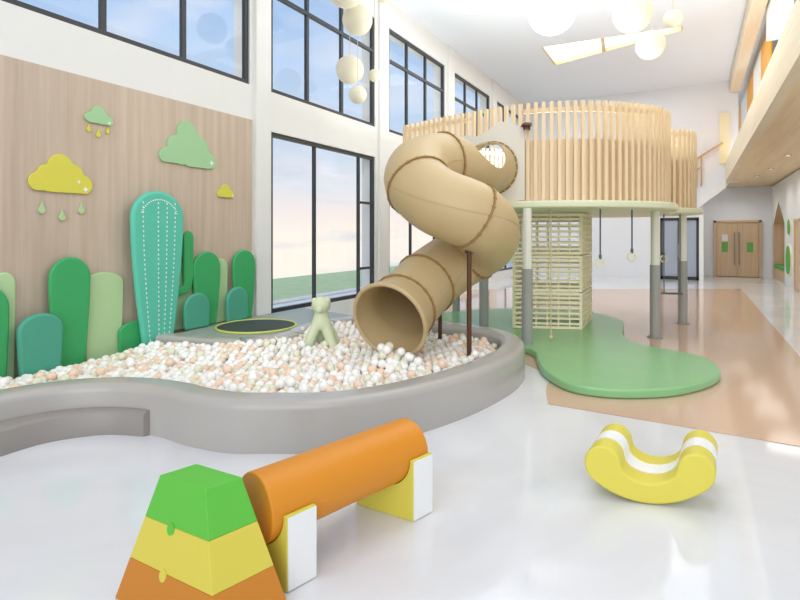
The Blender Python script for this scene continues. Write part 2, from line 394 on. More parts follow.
# inner polygon
inner = [p + Vector((nn.x, nn.y, 0))*(-.14) for p, nn in zip(rim_path, normals2(rim_path, False))]
inn_poly = [Vector((XL+.065, .7, 0))] + inner + [Vector((-4.6, 6.4, 0)), Vector((XL+.065, 6.4, 0))]
def inside(x, y, poly):
    c = False; n = len(poly); j = n-1
    for i in range(n):
        a, b = poly[i], poly[j]
        if (a.y > y) != (b.y > y) and x < (b.x-a.x)*(y-a.y)/(b.y-a.y)+a.x: c = not c
        j = i
    return c
obj('floor_pad', prism([(p.x, p.y, .005) for p in inn_poly], (0, 0, .08)), 'pitfloor', pit, smooth=0)
# step in front, following the concave stretch
stp = catmull([(-4.24, 1.2, 0), (-4.32, 1.5, 0), (-4.345, 1.8, 0), (-4.315, 2.1, 0), (-4.10, 2.39, 0), (-3.79, 2.525, 0)], 8)
nn = normals2(stp, False)
back = []
bm = bmesh.new()
rows = []
for i, p in enumerate(stp):
    q = min(rim_path[:90], key=lambda r: (r-p).length)
    d = (q-p).normalized()
    rows.append([bm.verts.new(v) for v in ((p.x, p.y, 0), (p.x, p.y, .17), (p.x+d.x*.03, p.y+d.y*.03, .2), (q.x-d.x*.004, q.y-d.y*.004, .2), (q.x-d.x*.004, q.y-d.y*.004, 0))])
for a, b in zip(rows, rows[1:]):
    for j in range(5): bm.faces.new([a[j], b[j], b[(j+1) % 5], a[(j+1) % 5]])
bm.faces.new(rows[0]); bm.faces.new(rows[-1][::-1])
tag(obj('step_pad', bm, 'grey2', smooth=50), 'low darker grey curved step on the floor against the ball pit wall', 'step')

# trampoline deck
DK = [(-5.76, 4.02), (-5.4, 4.1), (-4.75, 4.27), (-4.42, 4.62), (-4.36, 5.0), (-4.5, 5.35), (-4.52, 5.8), (-4.42, 6.25), (-4.36, 6.62), (-5.93, 6.9), (-5.93, 4.55)]
dk = thing('trampoline_deck', 'grey padded deck by the window holding a round trampoline, behind the balls', 'trampoline', (-5.2, 5.2, 0))
front = catmull([(x, y, 0) for x, y in DK[:-2]], 6)
TC = (-5.22, 5.15); TR = .53
cx_, cy_ = TC
def ring_pts(c, r, z, n=48, a0=0): return [(c[0]+r*math.cos(a0+2*PI*i/n), c[1]+r*math.sin(a0+2*PI*i/n), z) for i in range(n)]
deck_poly = [(p.x-.06, p.y+.0, .0) for p in front] + [(*DK[-2], 0), (*DK[-1], 0), (-5.78, 4.5, 0)]
obj('deck', prism([(x, y, .09) for x, y, z in deck_poly], (0, 0, .248)), 'deckg', dk, bevel=.015)
segs = [(0, 13.5), (14, 24.5), (25, 37), (37.5, 48)]
for a, b in segs:
    pa = front[int(math.ceil(a)):int(b)+1]
    if len(pa) > 2: obj('edge_pad', sweep2(pa, rounded_profile(.03, -.2, .22, .365, .05)), 'grey', dk, smooth=40)
bm = torus(bmesh.new(), (*TC, .352), TR, .015, n=56); obj('trampoline_rim', bm, 'ringy', dk)
bm = bar(bmesh.new(), (*TC, .34), (*TC, .356), TR-.01, 56); obj('trampoline_mesh', bm, 'black', dk)

# balls
def pit_height(x, y):
    h = .20 + .03*noise.noise(Vector((x*1.3, y*1.3, 3))) 
    h += .05*math.exp(-((x+2.3)**2 + (y-5.2)**2)/.7) + .10*math.exp(-((x+2.68)**2 + (y-4.52)**2)/.05)
    h += .10*max(0, min(1, (y-3.5)/.7))*max(0, min(1, (-4.0-x)/.5)) + .03*max(0, min(1, (y-3.3)/1.5))
    return h
R = .046
cam = Vector((0, 0, 1.6))
deck_in = [Vector(p) for p in [(x-.05, y-.06, 0) for x, y in DK]]
balls = []
px = .090; row = 0; y = .7
while y < 6.5:
    x = -5.73 + (row % 2)*px/2
    while x < -1.5:
        jx, jy = x+random.uniform(-.012, .012), y+random.uniform(-.012, .012)
        edge = all(inside(jx+R*1.9*c_, jy+R*1.9*s_, inn_poly) for c_, s_ in ((1, 0), (-1, 0), (0, 1), (0, -1)))
        edge = edge and min(((p.x-jx)**2+(p.y-jy)**2) for p in inner[::2]) > (.14+R*.9)**2
        indeck = inside(jx, jy+.06, deck_in) or inside(jx-.02, jy, deck_in) 
        if edge and not indeck:
            balls.append(Vector((jx, jy, pit_height(jx, jy)+random.uniform(-.012, .012))))
        x += px
    y += px*.866; row += 1
# scattered second layer, resting in the hollows
top = [b + Vector((random.uniform(-.01, .01)+px/2, px*.29, .055)) for b in balls if random.random() < .10]
top = [b for b in top if inside(b.x+.09, b.y, inn_poly) and inside(b.x, b.y+.09, inn_poly) and not inside(b.x, b.y+.1, deck_in) and min(((p.x-b.x)**2+(p.y-b.y)**2) for p in inner[::2]) > .04]
balls += top
POSTS = [(-2.62, 5.62)]
mc = Vector((-2.72, 4.53, .717)); 
def mouth_clear(b): return True
pile = [Vector((-2.72+dx, 4.40+dy, .315+dz)) for dx, dy, dz in ((0, 0, .075), (.085, .01, .02), (-.085, .0, .02), (.04, -.075, .01), (-.045, -.075, .01), (.16, -.02, -.02), (-.165, -.02, -.02), (.045, .07, .07), (-.05, .08, .06), (.11, .08, .04), (-.12, .085, .03), (.0, .15, .06), (.09, .17, .07), (-.09, .16, .05), (.05, .0, .14), (-.04, .04, .14), (.02, .1, .15), (.2, .06, .0), (.22, .14, .06), (.14, -.08, -.03), (-.14, -.09, -.03))]
balls += pile
def depth(b): return b.y*.868 - b.x*.497
def seen(b):
    d = depth(b); l = b.x*.868 + b.y*.497
    u = 400+514*l/d; v = 235-514*(b.z+R-1.6)/d
    if not -3 < u < 803: return False
    zt = b.z + R*.6; t = (1.6-.385)/(1.6-zt)          # where the sight line sinks below the wall's top edge
    return inside(b.x*t, b.y*t, inner_edge)
inner_edge = [Vector((XL+.03, .9, 0))] + [p + Vector((nn.x, nn.y, 0))*(-.25) for p, nn in zip(rim_path, normals2(rim_path, False))] + [Vector((-4.6, 6.4, 0)), Vector((XL+.03, 6.4, 0))]
vis = sorted([b for b in balls if seen(b)], key=depth)
near = [b for b in vis][:300]
ids = set(id(b) for b in near)
def ball_mesh(name, m):
    bm = bmesh.new(); bmesh.ops.create_icosphere(bm, subdivisions=3, radius=R)
    me = bpy.data.meshes.new(name); bm.to_mesh(me); bm.free(); me.materials.append(M[m])
    for p in me.polygons: p.use_smooth = True
    return me
kinds = [('white', 'bw', .62), ('peach', 'bp', .26), ('pale green', 'bg', .12)]
bmeshes = [ball_mesh('pit_ball_'+k.replace(' ', '_'), m) for k, m, _ in kinds]
def pick():
    r = random.random(); return 0 if r < .62 else (1 if r < .86 else 2)
for b in near:
    k = pick()
    o = bpy.data.objects.new('pit_ball', bmeshes[k]); o.location = b; COL.objects.link(o)
    tag(o, '%s plastic ball lying in the front of the ball pit behind the grey wall' % kinds[k][0], 'ball', '%s balls in the front of the pit' % kinds[k][0])
tb = bmesh.new(); bmesh.ops.create_icosphere(tb, subdivisions=2, radius=R)
tv = [v.co.copy() for v in tb.verts]; tf = [[v.index for v in f.verts] for f in tb.faces]; tb.free()
V = []; F = []; MI = []
for b in balls:
    if id(b) in ids: continue
    base = len(V); k = pick(); V += [(v.x+b.x, v.y+b.y, v.z+b.z) for v in tv]; F += [[i+base for i in f] for f in tf]; MI += [k]*len(tf)
me = bpy.data.meshes.new('pit_balls'); me.from_pydata(V, [], F); me.polygons.foreach_set('material_index', MI)
me.polygons.foreach_set('use_smooth', [True]*len(F))
for k, m, _ in kinds: me.materials.append(M[m])
o = bpy.data.objects.new('pit_ball_filling', me); COL.objects.link(o); o['kind'] = 'stuff'
tag(o, 'mass of white, peach and pale green plastic balls filling the pit', 'balls')

# climbing figure in the pit
fx, fy = -3.98, 5.0
f = thing('animal_figure', 'pale green animal-shaped climbing figure standing among the pit balls', 'play figure', (fx, fy, .2))
me = bpy.data.meshes.new('body'); 
vs = [(0, 0, .36), (0, 0, .44), (0, 0, .50), (-.10, -.07, .18), (-.19, -.12, -.08), (.10, -.03, .18), (.19, -.05, -.08), (-.04, .12, .2), (-.06, .22, -.08), (.1, .14, .2), (.17, .22, -.08)]
R3 = Matrix.Rotation(math.radians(26), 3, 'Z')
me.from_pydata([tuple(R3 @ Vector(v) + Vector((fx, fy, .2))) for v in vs], [(0, 1), (1, 2), (0, 3), (3, 4), (0, 5), (5, 6), (0, 7), (7, 8), (0, 9), (9, 10)], [])
o = bpy.data.objects.new('body', me); COL.objects.link(o); o.parent = f; o.matrix_parent_inverse = Matrix.Translation(-f.location)
sk_ = o.modifiers.new('skin', 'SKIN'); sk_.use_smooth_shade = True
for i, v in enumerate(me.skin_vertices[0].data):
    rr = [.09, .08, .07, .066, .062, .066, .062, .062, .058, .062, .058][i]; v.radius = (rr, rr); v.use_root = (i == 0)
o.modifiers.new('sub', 'SUBSURF').levels = 2; o.modifiers['sub'].render_levels = 2; me.materials.append(M['fig'])
bm = ball(bmesh.new(), (fx, fy, .74), .118, s=(1, 1, .9)); obj('head', bm, 'fig', f)
for s in (-1, 1):
    e = R3 @ Vector((s*.08, -.01, 0)); bm = ball(bmesh.new(), (fx+e.x, fy+e.y, .79), .04); obj('ear', bm, 'fig', f)
e = R3 @ Vector((0, -.09, 0)); obj('muzzle', ball(bmesh.new(), (fx+e.x, fy+e.y, .70), .048), 'fig', f)

# ================================================================ TUBE SLIDE
SP = [(-2.50, 7.02, 2.545), (-2.51, 6.66, 2.53), (-2.53, 6.2, 2.49), None]
def at(x, y, d):
    u = (x-400)/514; return (d*(u*.8678-.497), d*(.8678+u*.497), 1.6+(235-y)/514*d)
SP = SP[:3] + [at(443, 163, 6.35), at(421, 168, 6.1), at(417, 183, 5.8), at(437, 201, 5.56), at(472, 216, 5.5), at(487, 230, 5.8),
      at(483, 244, 6.15), at(463, 256, 6.3), at(441, 271, 6.15), at(425, 284, 5.93), at(407, 303, 5.62), at(389, 321, 5.28)]
SP = [Vector([round(v, 3) for v in p]) for p in SP]
sub = 10; path = catmull(SP, sub)
# parallel transport frames
Ts = []
for i in range(len(path)):
    a = path[max(0, i-1)]; b = path[min(len(path)-1, i+1)]; Ts.append((b-a).normalized())
Us = []; u = Vector((0, 0, 1)); u = (u - Ts[0]*u.dot(Ts[0])).normalized()
for i, t in enumerate(Ts):
    u = (u - t*u.dot(t)).normalized(); Us.append(u.copy())
NS = 48; TRAD = .366
def tube(i0, i1, r0=None, r1=None, cut=None, th=.022):
    bm = bmesh.new(); rows = []; n = i1-i0
    for k in range(n+1):
        i = i0+k; t = k/n; rr = TRAD if r0 is None else r0 + (r1-r0)*(t*t*(3-2*t))
        U = Us[i]; W = Ts[i].cross(U); Z = Vector((0, 0, 1)); Uz = (Z - Ts[i]*Z.dot(Ts[i])).normalized() if cut else U
        Wz = Ts[i].cross(Uz); 
        half = cut(t) if cut else 0
        ro = []; ri = []
        for j in range(NS + (1 if cut else 0)):
            if cut: a = half + (2*PI-2*half)*j/NS
            else: a = 2*PI*j/NS
            d = Uz*math.cos(a) + Wz*math.sin(a)
            ro.append(bm.verts.new(path[i] + d*rr)); ri.append(bm.verts.new(path[i] + d*(rr-th)))
        rows.append((ro, ri))
    m = NS
    for k in range(n):
        for j in range(m):
            jj = j+1 if cut else (j+1) % NS
            for q in (0, 1): bm.faces.new([rows[k][q][j], rows[k][q][jj], rows[k+1][q][jj], rows[k+1][q][j]])
        if cut:
            for j in (0, NS): bm.faces.new([rows[k][0][j], rows[k][1][j], rows[k+1][1][j], rows[k+1][0][j]])
    for k in (0, n):
        for j in range(m):
            jj = j+1 if cut else (j+1) % NS
            bm.faces.new([rows[k][0][j], rows[k][0][jj], rows[k][1][jj], rows[k][1][j]])
    return bm
def ringband(i, r0, r1, w):
    bm = bmesh.new(); c = path[i]; T = Ts[i]; U = Us[i]; W = T.cross(U); rows = []
    for s_, rr in ((-w, r0), (-w, r1), (w, r1), (w, r0)):
        rows.append([bm.verts.new(c + T*s_ + (U*math.cos(2*PI*j/NS)+W*math.sin(2*PI*j/NS))*rr) for j in range(NS)])
    for k in range(4):
        for j in range(NS): bm.faces.new([rows[k][j], rows[(k+1) % 4][j], rows[(k+1) % 4][(j+1) % NS], rows[k][(j+1) % NS]])
    return bm
sl = thing('tube_slide', 'large tan spiral tube slide curling down from the slatted tower into the balls', 'slide', (-2.5, 5.5, 0))
Bi, Ai, Li, Ki, F2 = 3*sub, 5*sub+2, 7*sub, 9*sub+5, 12*sub
NE = len(path)-1; F1 = 13*sub+2
obj('open_chute', tube(2, Bi, cut=lambda t: math.radians(2 + 96*math.sin(PI*(t-.12)/.84)**.75 if .12 < t < .96 else 2)), 'tube', sl)
obj('tube_section', tube(Bi, Ai), 'tube', sl); obj('tube_section', tube(Ai, Li), 'tube', sl)
obj('tube_section', tube(Li, Ki), 'tube', sl); obj('tube_section', tube(Ki, F2), 'tube', sl); obj('tube_section', tube(F2, F1), 'tube', sl)
obj('exit_mouth', tube(F1, NE, TRAD, .425, th=.03), 'tube', sl)
bm = bmesh.new(); 
c = path[NE]; T = Ts[NE]; U = Us[NE]; W = T.cross(U); rws = []
for j in range(NS):
    d = U*math.cos(2*PI*j/NS)+W*math.sin(2*PI*j/NS)
    rws.append([bm.verts.new(c + d*(.41+.022*math.cos(q)) + T*(.022*math.sin(q))) for q in [2*PI*k/8 for k in range(8)]])
for j in range(NS):
    for k in range(8): bm.faces.new([rws[j][k], rws[(j+1) % NS][k], rws[(j+1) % NS][(k+1) % 8], rws[j][(k+1) % 8]])
obj('mouth_lip', bm, 'tube', sl)
for i in (2, Bi, Ai, Li, Ki, F2, F1):
    bm = ringband(i, TRAD-.005, TRAD+.02, .008); T = Ts[i]; U = Us[i]; W = T.cross(U)
    nf = len(bm.faces)
    for j in range(22):
        a = 2*PI*j/22; p = path[i] + (U*math.cos(a)+W*math.sin(a))*(TRAD+.012)
        bar(bm, p-T*.018, p+T*.018, .011, 8)
    bm.faces.ensure_lookup_table()
    for f_ in bm.faces[nf:]: f_.material_index = 1
    obj('flange', bm, ['tubeseam', 'bolt' if i == 2 else 'tubeseam'], sl)
# lengthwise moulding seams
for (i0, i1) in ((Bi, Ai), (Ai, Li), (Li, Ki), (Ki, F2), (F2, F1)):
    bm = bmesh.new()
    for ang in (PI*.5, -PI*.5):
        rows = []
        for i in range(i0, i1+1):
            Z = Vector((0, 0, 1)); Uz = (Z - Ts[i]*Z.dot(Ts[i])).normalized(); Wz = Ts[i].cross(Uz)
            rows.append([bm.verts.new(path[i] + (Uz*math.cos(ang+e_)+Wz*math.sin(ang+e_))*rq) for e_, rq in ((-.008, TRAD-.004), (-.006, TRAD+.005), (.006, TRAD+.005), (.008, TRAD-.004))])
        for p_, q_ in zip(rows, rows[1:]):
            for j in range(4): bm.faces.new([p_[j], p_[(j+1) % 4], q_[(j+1) % 4], q_[j]])
    obj('seam', bm, 'tube', sl)
def underside(p): return p.z - TRAD
pl = path[Li-1]
for (x, y, ztop) in ((pl.x, pl.y, pl.z-TRAD-.0), (-2.62, 5.62, 0)):
    if ztop == 0:
        q = at(440, 336, 6.55); x, y = q[0], q[1]; ztop = 1.35
        near_p = min(path, key=lambda p: (p.x-x)**2+(p.y-y)**2 + (0 if p.z < 1.6 else 9)); ztop = near_p.z-.1
    po = obj('support_post', bar(bmesh.new(), (x, y, .09), (x, y, ztop), .026, 14), 'brown', sl)
    obj('collar', bar(bmesh.new(), (x, y, ztop-.05), (x, y, ztop), .045, 14), 'brown', po)

# ================================================================ TOWER
TO = [(-4.22, 7.55), (-3.83, 7.4), (-3.45, 7.28), (-2.72, 7.13), (-2.11, 7.08), (-1.6, 7.19), (-1.12, 7.44), (-.66, 7.89), (-.43, 8.28), (-.34, 8.69), (-.36, 9.15), (-.46, 9.55),
      (-.52, 9.8), (-.4, 10.0), (-.2, 10.15), (-.02, 10.5), (-.04, 11.0), (-.5, 11.5), (-1.5, 11.7), (-2.8, 11.3), (-3.8, 10.4), (-4.5, 9.3), (-4.55, 8.3)]
to = catmull([(x, y, 0) for x, y in TO], 8, True)
# resample evenly
per = []; L = 0
for i in range(len(to)):
    per.append((L, to[i])); L += (to[(i+1) % len(to)]-to[i]).length
def along(s):
    s %= L
    for i in range(len(per)):
        a = per[i]; b = per[i+1] if i+1 < len(per) else (L, to[0])
        if a[0] <= s <= b[0]: return a[1].lerp(b[1], (s-a[0])/max(1e-6, b[0]-a[0]))
tw = thing('play_tower', 'raised oval play tower wrapped in light wooden slats on grey columns', 'play tower', (-2.2, 9.3, 0))
NO = normals2(to, True)
deck_out = [(p.x+n_.x*.13, p.y+n_.y*.13, 1.97) for p, n_ in zip(to, NO)]
obj('deck', prism(deck_out, (0, 0, .1)), 'cream', tw, bevel=.03)
bm = bmesh.new(); ns = int(L/.104)
HOLE = (-2.13, .33)
for k in range(ns):
    s = L*k/ns; p = along(s); q = along(s+.01); t = (q-p).normalized(); nrm = Vector((t.y, -t.x, 0))
    zlo = 2.07
    if abs(p.x+2.5) < .37 and p.y < 7.6: zlo = 2.98     # slide doorway
    h = .0 if True else 0
    a = p - t*.024 + nrm*.03; b = p + t*.024 + nrm*.03; c_ = p + t*.024 - nrm*.03; d = p - t*.024 - nrm*.03
    prism([(v.x, v.y, zlo) for v in (a, b, c_, d)], (0, 0, 3.43-zlo), bm)
obj('slat_screen', bm, 'lwood', tw, smooth=0)
bm = bmesh.new()
pa = []
for k in range(161):
    s = L*k/161
    pa.append((s, along(s)))
dd = [p for s, p in pa]
# parapet panel behind the slats, open at the slide doorway
run = [p for p in dd if not (abs(p.x+2.5) < .38 and p.y < 7.6)]
start = next(i for i, p in enumerate(dd) if not (abs(p.x+2.5) < .38 and p.y < 7.6) and (abs(dd[i-1].x+2.5) < .38 and dd[i-1].y < 7.6))
order = dd[start:] + dd[:start]; order = [p for p in order if not (abs(p.x+2.5) < .38 and p.y < 7.6)]
obj('parapet', sweep2(order, [(-.035, 2.07), (-.035, 2.92), (-.06, 2.92), (-.06, 2.07)]), 'pwood', tw, smooth=30)
for z0 in (3.30,): obj('top_rail', sweep2(order, [(-.035, z0), (-.035, z0+.06), (-.075, z0+.06), (-.075, z0)]), 'lwood', tw, smooth=30)
# cream entrance panel with cloud top and a round opening
pp = [(-2.03, 2.08), (-2.03, 3.10), (-2.19, 3.13), (-2.30, 3.19), (-2.40, 3.20), (-2.52, 3.12), (-2.62, 3.05), (-2.78, 3.02), (-2.92, 3.06), (-3.05, 3.08), (-3.16, 3.0), (-3.2, 2.85), (-3.2, 2.08)]
def panel_y(x): return 6.99 + max(0, -(x+2.6))*.14
bm = bmesh.new()
outer = [Vector((x, 0, z)) for x, z in pp]
# ring between hole and outline: match by angle
hc = Vector((-2.5, 0, 2.545)); K = 72
def ray(ang):
    d = Vector((math.cos(ang), 0, math.sin(ang))); best = None
    for i in range(len(outer)):
        a, b = outer[i], outer[(i+1) % len(outer)]; e = b-a; den = d.x*e.z-d.z*e.x
        if abs(den) < 1e-9: continue
        w = a-hc; t = (w.x*e.z-w.z*e.x)/den; s = (w.x*d.z-w.z*d.x)/den
        if t > 0 and -1e-6 <= s <= 1+1e-6 and (best is None or t > best): best = t
    return hc + d*best
rr_ = []
for k in range(K):
    a = 2*PI*k/K; o1 = ray(a); i1 = hc + Vector((math.cos(a), 0, math.sin(a)))*.34
    r = []
    for v in (i1, o1):
        for dy in (0, .035): r.append(bm.verts.new((v.x, panel_y(v.x)+dy, v.z)))
    rr_.append(r)
for k in range(K):
    a, b = rr_[k], rr_[(k+1) % K]
    bm.faces.new([a[0], b[0], b[2], a[2]]); bm.faces.new([a[1], a[3], b[3], b[1]]); bm.faces.new([a[0], a[1], b[1], b[0]]); bm.faces.new([a[2], b[2], b[3], a[3]])
obj('slide_entry_panel', bm, mat('panel_white', 'e6e1d4', .45), tw, smooth=25)
bm = bmesh.new(); bar(bm, (-1.98, 6.93, 3.08), (-1.98, 6.93, 3.12), .085, 20, .06); bar(bm, (-1.98, 6.93, 3.04), (-1.98, 6.93, 3.08), .05, 16); box(bm, -1.995, -1.965, 6.93, 7.06, 3.05, 3.09)
obj('wall_bracket', bm, 'brown', tw)['label'] = 'small dark brown bracket on the slats'
for (x, y) in ((-2.0, 7.02), (-.53, 8.9), (-.18, 10.55), (-2.93, 7.82), (-4.1, 9.4), (-2.0, 11.1)):
    zb = .1 if (x, y) in ((-2.93, 7.82),) else 0.008
    c1 = obj('column', bar(bmesh.new(), (x, y, 1.13), (x, y, 1.97), .062, 24), 'colp', tw)
    s2 = obj('padding', bar(bmesh.new(), (x, y, zb), (x, y, 1.135), .074, 24), 'colg', c1); s2['label'] = 'grey padding round the lower column'
    obj('base_plate', bar(bmesh.new(), (x, y, zb), (x, y, zb+.015), .11, 20), 'colg', c1)

# climbing cage
cg = thing('climbing_cage', 'cream lattice climbing cage beneath the tower on the green mat', 'climbing frame', (-2, 8.6, .1))
fl0, fr0, br0, bl0 = Vector((-2.52, 8.1, 0)), Vector((-1.56, 8.5, 0)), Vector((-1.60, 9.6, 0)), Vector((-2.62, 9.2, 0))
tiers = [(.105, .68), (.70, 1.27), (1.29, 1.94)]
def beam(bm, a, b, w=.02):
    a = Vector(a); b = Vector(b); d = (b-a).normalized(); s = d.cross(Vector((0, 0, 1))); s = s.normalized() if s.length > .1 else Vector((1, 0, 0)); t = d.cross(s)
    prism([a+s*w+t*w, a-s*w+t*w, a-s*w-t*w, a+s*w-t*w], b-a, bm)
for z0, z1 in tiers:
    bm = bmesh.new(); cs = [fl0, fr0, br0, bl0]
    for i in range(4):
        a, b = cs[i], cs[(i+1) % 4]
        for z in (z0+.02, z1-.02): beam(bm, (a.x, a.y, z), (b.x, b.y, z), .02)
        beam(bm, (a.x, a.y, z0), (a.x, a.y, z1), .022)
    fr = obj('tier_frame', bm, 'cage', cg, smooth=0)
    for i in range(4):
        a, b = cs[i], cs[(i+1) % 4]; bm = bmesh.new()
        for k in range(1, 6):
            p = a.lerp(b, k/6); beam(bm, (p.x, p.y, z0+.03), (p.x, p.y, z1-.03), .011)
        nr = 7
        for k in range(1, nr):
            z = z0 + (z1-z0)*k/nr; beam(bm, (a.x, a.y, z), (b.x, b.y, z), .016)
        obj('lattice_panel', bm, 'cage', cg, smooth=0)

# mat
mp_ = [(-1.88, 6.75), (-1.64, 6.2), (-1.44, 5.75), (-1.12, 5.38), (-.77, 5.34), (-.43, 5.5), (-.11, 5.8), (.16, 6.3), (.25, 6.77), (.11, 7.35), (-.28, 7.63), (-.64, 7.8), (-.9, 8.3), (-1.0, 9.1), (-1.15, 9.9), (-1.7, 10.5), (-2.6, 10.6),
       (-3.5, 10.1), (-4.2, 9.2), (-4.3, 8.1), (-3.9, 7.25), (-3.2, 6.95), (-2.5, 6.9)]
mpc = catmull([(x, y, 0) for x, y in mp_], 8, True)
o = obj('floor_mat', prism([(p.x, p.y, .007) for p in mpc], (0, 0, .093)), 'mat', bevel=.025)
tag(o, 'green pond-shaped soft mat lying on the tan floor beneath the tower', 'mat')

# rings, rope and swing under the tower
for (x, y, z, lab) in ((-1.16, 7.75, 1.2, 'cream ring hanging on a dark rope under the tower, nearest the lattice cage'), (-.79, 8.19, 1.28, 'cream ring hanging on a dark rope under the tower, midway between cage and column'), (-.49, 10.67, 1.16, 'cream ring hanging on a dark rope under the tower, seen beside the right column')):
    t = thing('gym_ring', lab, 'gym ring', (x, y, z), 'rings hanging under the tower')
    obj('ring', torus(bmesh.new(), (x, y, z), .06, .014, 'Y', 28, 8, Matrix.Rotation(math.radians(20), 3, 'Z')), 'cage', t)
    obj('rope', bar(bmesh.new(), (x, y, z+.06), (x, y, 1.97), .011, 8), 'ropeb', t)
    obj('clip', bar(bmesh.new(), (x, y, z+.055), (x, y, z+.12), .02, 8), 'ropeb', t)
t = thing('climbing_rope', 'thin tan climbing rope hanging from the deck in front of the cage', 'rope', (-1.77, 7.4, .1))
obj('rope', bar(bmesh.new(), (-1.77, 7.4, .16), (-1.77, 7.4, 1.97), .010, 8), 'ropet', t)
obj('knot', ball(bmesh.new(), (-1.77, 7.4, .15), .03), 'ropet', t)
t = thing('trapeze_swing', 'small swing on thin dark ropes hanging behind the right column', 'swing', (-.4, 10.3, .6))
for x in (-.47, -.22): obj('rope', bar(bmesh.new(), (x, 10.30+(x+.47)*.3, .56), (x, 10.30+(x+.47)*.3, 1.97), .009, 6), 'ropeb', t)
obj('seat', bar(bmesh.new(), (-.51, 10.29, .56), (-.18, 10.39, .56), .018, 10), 'ropeb', t)

# ================================================================ WALL CACTI
def cactus_outline(y0, y1, zt, zb, taper, n=14, rt=None):
    w = (y1-y0)/2; yc = (y0+y1)/2; rt = rt or w
    pts = []
    k = 20
    for i in range(k+1):
        a = PI*i/k; pts.append((yc+w*math.cos(a), zt-rt+rt*math.sin(a)))
    # left side down (slight bulge), then bottom, then right side up
    for s, rng in ((-1, range(1, 9)), (1, range(8, 0, -1))):
        for j in rng:
            t = j/8; ww = w*(1-(1-taper)*t**1.6); pts.append((yc+s*ww, (zt-rt)*(1-t)+zb*t))
    return pts
def cactus(name, lab, m, y0, y1, zt, x0, th, taper=.85, zb=.1, rt=None, group='padded cactus shapes on the wood panel'):
    o = obj(name, prism([(x0, y, z) for y, z in cactus_outline(y0, y1, zt, zb, taper, rt=rt)], (th, 0, 0)), m, bevel=min(.035, th*.45), smooth=50)
    tag(o, lab, 'cactus decoration', group); return o
xw = XL+.032
specs = [
 ('green', 'dark green rounded cactus pad cut by the left edge of the photo', 2.05, 2.49, 1.13, xw+.05, .07, .85, .26),
 ('pale', 'narrow pale green cactus strip right beside the leftmost dark green pad', 2.38, 2.57, 1.23, xw, .045, .9, .12),
 ('teal', 'short wide teal cactus pad in front of the tall dark green one', 2.53, 2.95, .80, xw+.11, .08, .86, .17),
 ('green', 'tall dark green cactus pad under the yellow cloud', 2.85, 3.28, 1.36, xw+.05, .055, .66, .23),
 ('pale', 'wide pale green cactus pad right of the tall dark green one', 3.22, 3.70, 1.17, xw, .045, .82, .13),
 ('green', 'low dark green rounded block pad left of the big turquoise cactus', 3.61, 4.0, .56, xw+.05, .05, .95, .12),
 ('pale', 'pale green cactus pad behind the thin green arm, right of the turquoise cactus', 4.30, 4.68, 1.22, xw, .03, .9, .18),
 ('green', 'dark green cactus pad under the big green cloud', 4.64, 5.10, 1.37, xw+.05, .055, .66, .23),
 ('teal', 'teal cactus pad between the arm and the dark green pad by the deck', 4.44, 4.86, .82, xw+.11, .07, .9, .19),
 ('pale', 'thin pale green cactus strip between the two rightmost dark green pads', 5.02, 5.28, 1.26, xw, .045, .9, .12),
 ('green', 'dark green cactus pad at the right end of the wood panel', 5.33, 5.77, 1.38, xw+.05, .055, .7, .22),
 ('teal', 'teal cactus pad by the trampoline, rightmost of the teal ones', 5.15, 5.56, .84, xw+.11, .07, .9, .19)]
for m, lab, a, b, zt, x0, th, tp, rt in specs: cactus('cactus_pad', lab, m, a, b, zt, x0, th, tp, .34 if a > 4.25 else .09, rt)
big = thing('stitched_cactus', 'tall turquoise stitched cactus pad, biggest on the wood panel', 'cactus decoration', (xw, 4.1, .1), 'padded cactus shapes on the wood panel')
obj('body', prism([(xw+.105, y, z) for y, z in cactus_outline(3.71, 4.43, 2.15, .1, .50, rt=.34)], (.085, 0, 0)), 'turq', big, bevel=.04, smooth=50, segs=5)
bm = bmesh.new()
xf = xw+.19
for s in (-.62, -.06, .28, .60):
    z = .3
    while z < 2.0:
        t = max(0, (1.81-z)/1.71); w = .36*(1-.50*t**1.6); yy = 4.07 + s*w
        if z > 1.79: 
            lim = math.sqrt(max(0, 1-((z-1.79)/.36)**2))
            if abs(s) > lim*.86: break
        box(bm, xf-.004, xf+.004, yy-.005, yy+.005, z, z+.026); z += .058
for i in range(21):   # arched stitch line near the top
    a = PI*(.12+.76*i/20); yy = 4.07+.26*math.cos(a); zz = 1.78+.26*math.sin(a); box(bm, xf-.004, xf+.004, yy-.009, yy+.009, zz-.006, zz+.006)
obj('stitching', bm, 'white', big, smooth=0)['label'] = 'white stitch lines'
arm = catmull([(0, 4.25, .86), (0, 4.44, .86), (0, 4.54, .90), (0, 4.57, 1.02), (0, 4.57, 1.3), (0, 4.57, 1.56)], 6)
bm = bmesh.new(); prevc = None
wd = lambda z: .05 + .028*min(1, max(0, (z-.82)/.25))
left = []; right = []
for i, p in enumerate(arm):
    a = arm[max(0, i-1)]; b = arm[min(len(arm)-1, i+1)]; t = (b-a).normalized(); nrm = Vector((0, -t.z, t.y)); w = wd(p.z)
    left.append(p+nrm*w); right.append(p-nrm*w)
cap = [arm[-1]+Vector((0, -wd(9)*math.cos(a)*-1, wd(9)*math.sin(a)*1.2)) for a in [PI*k/8 for k in range(1, 8)]]
ol = right + cap + left[::-1]
obj('arm', prism([(xw+.05, p.y, p.z) for p in ol], (.05, 0, 0)), 'green', big, bevel=.02, smooth=50)['label'] = 'dark green side arm bent upwards'

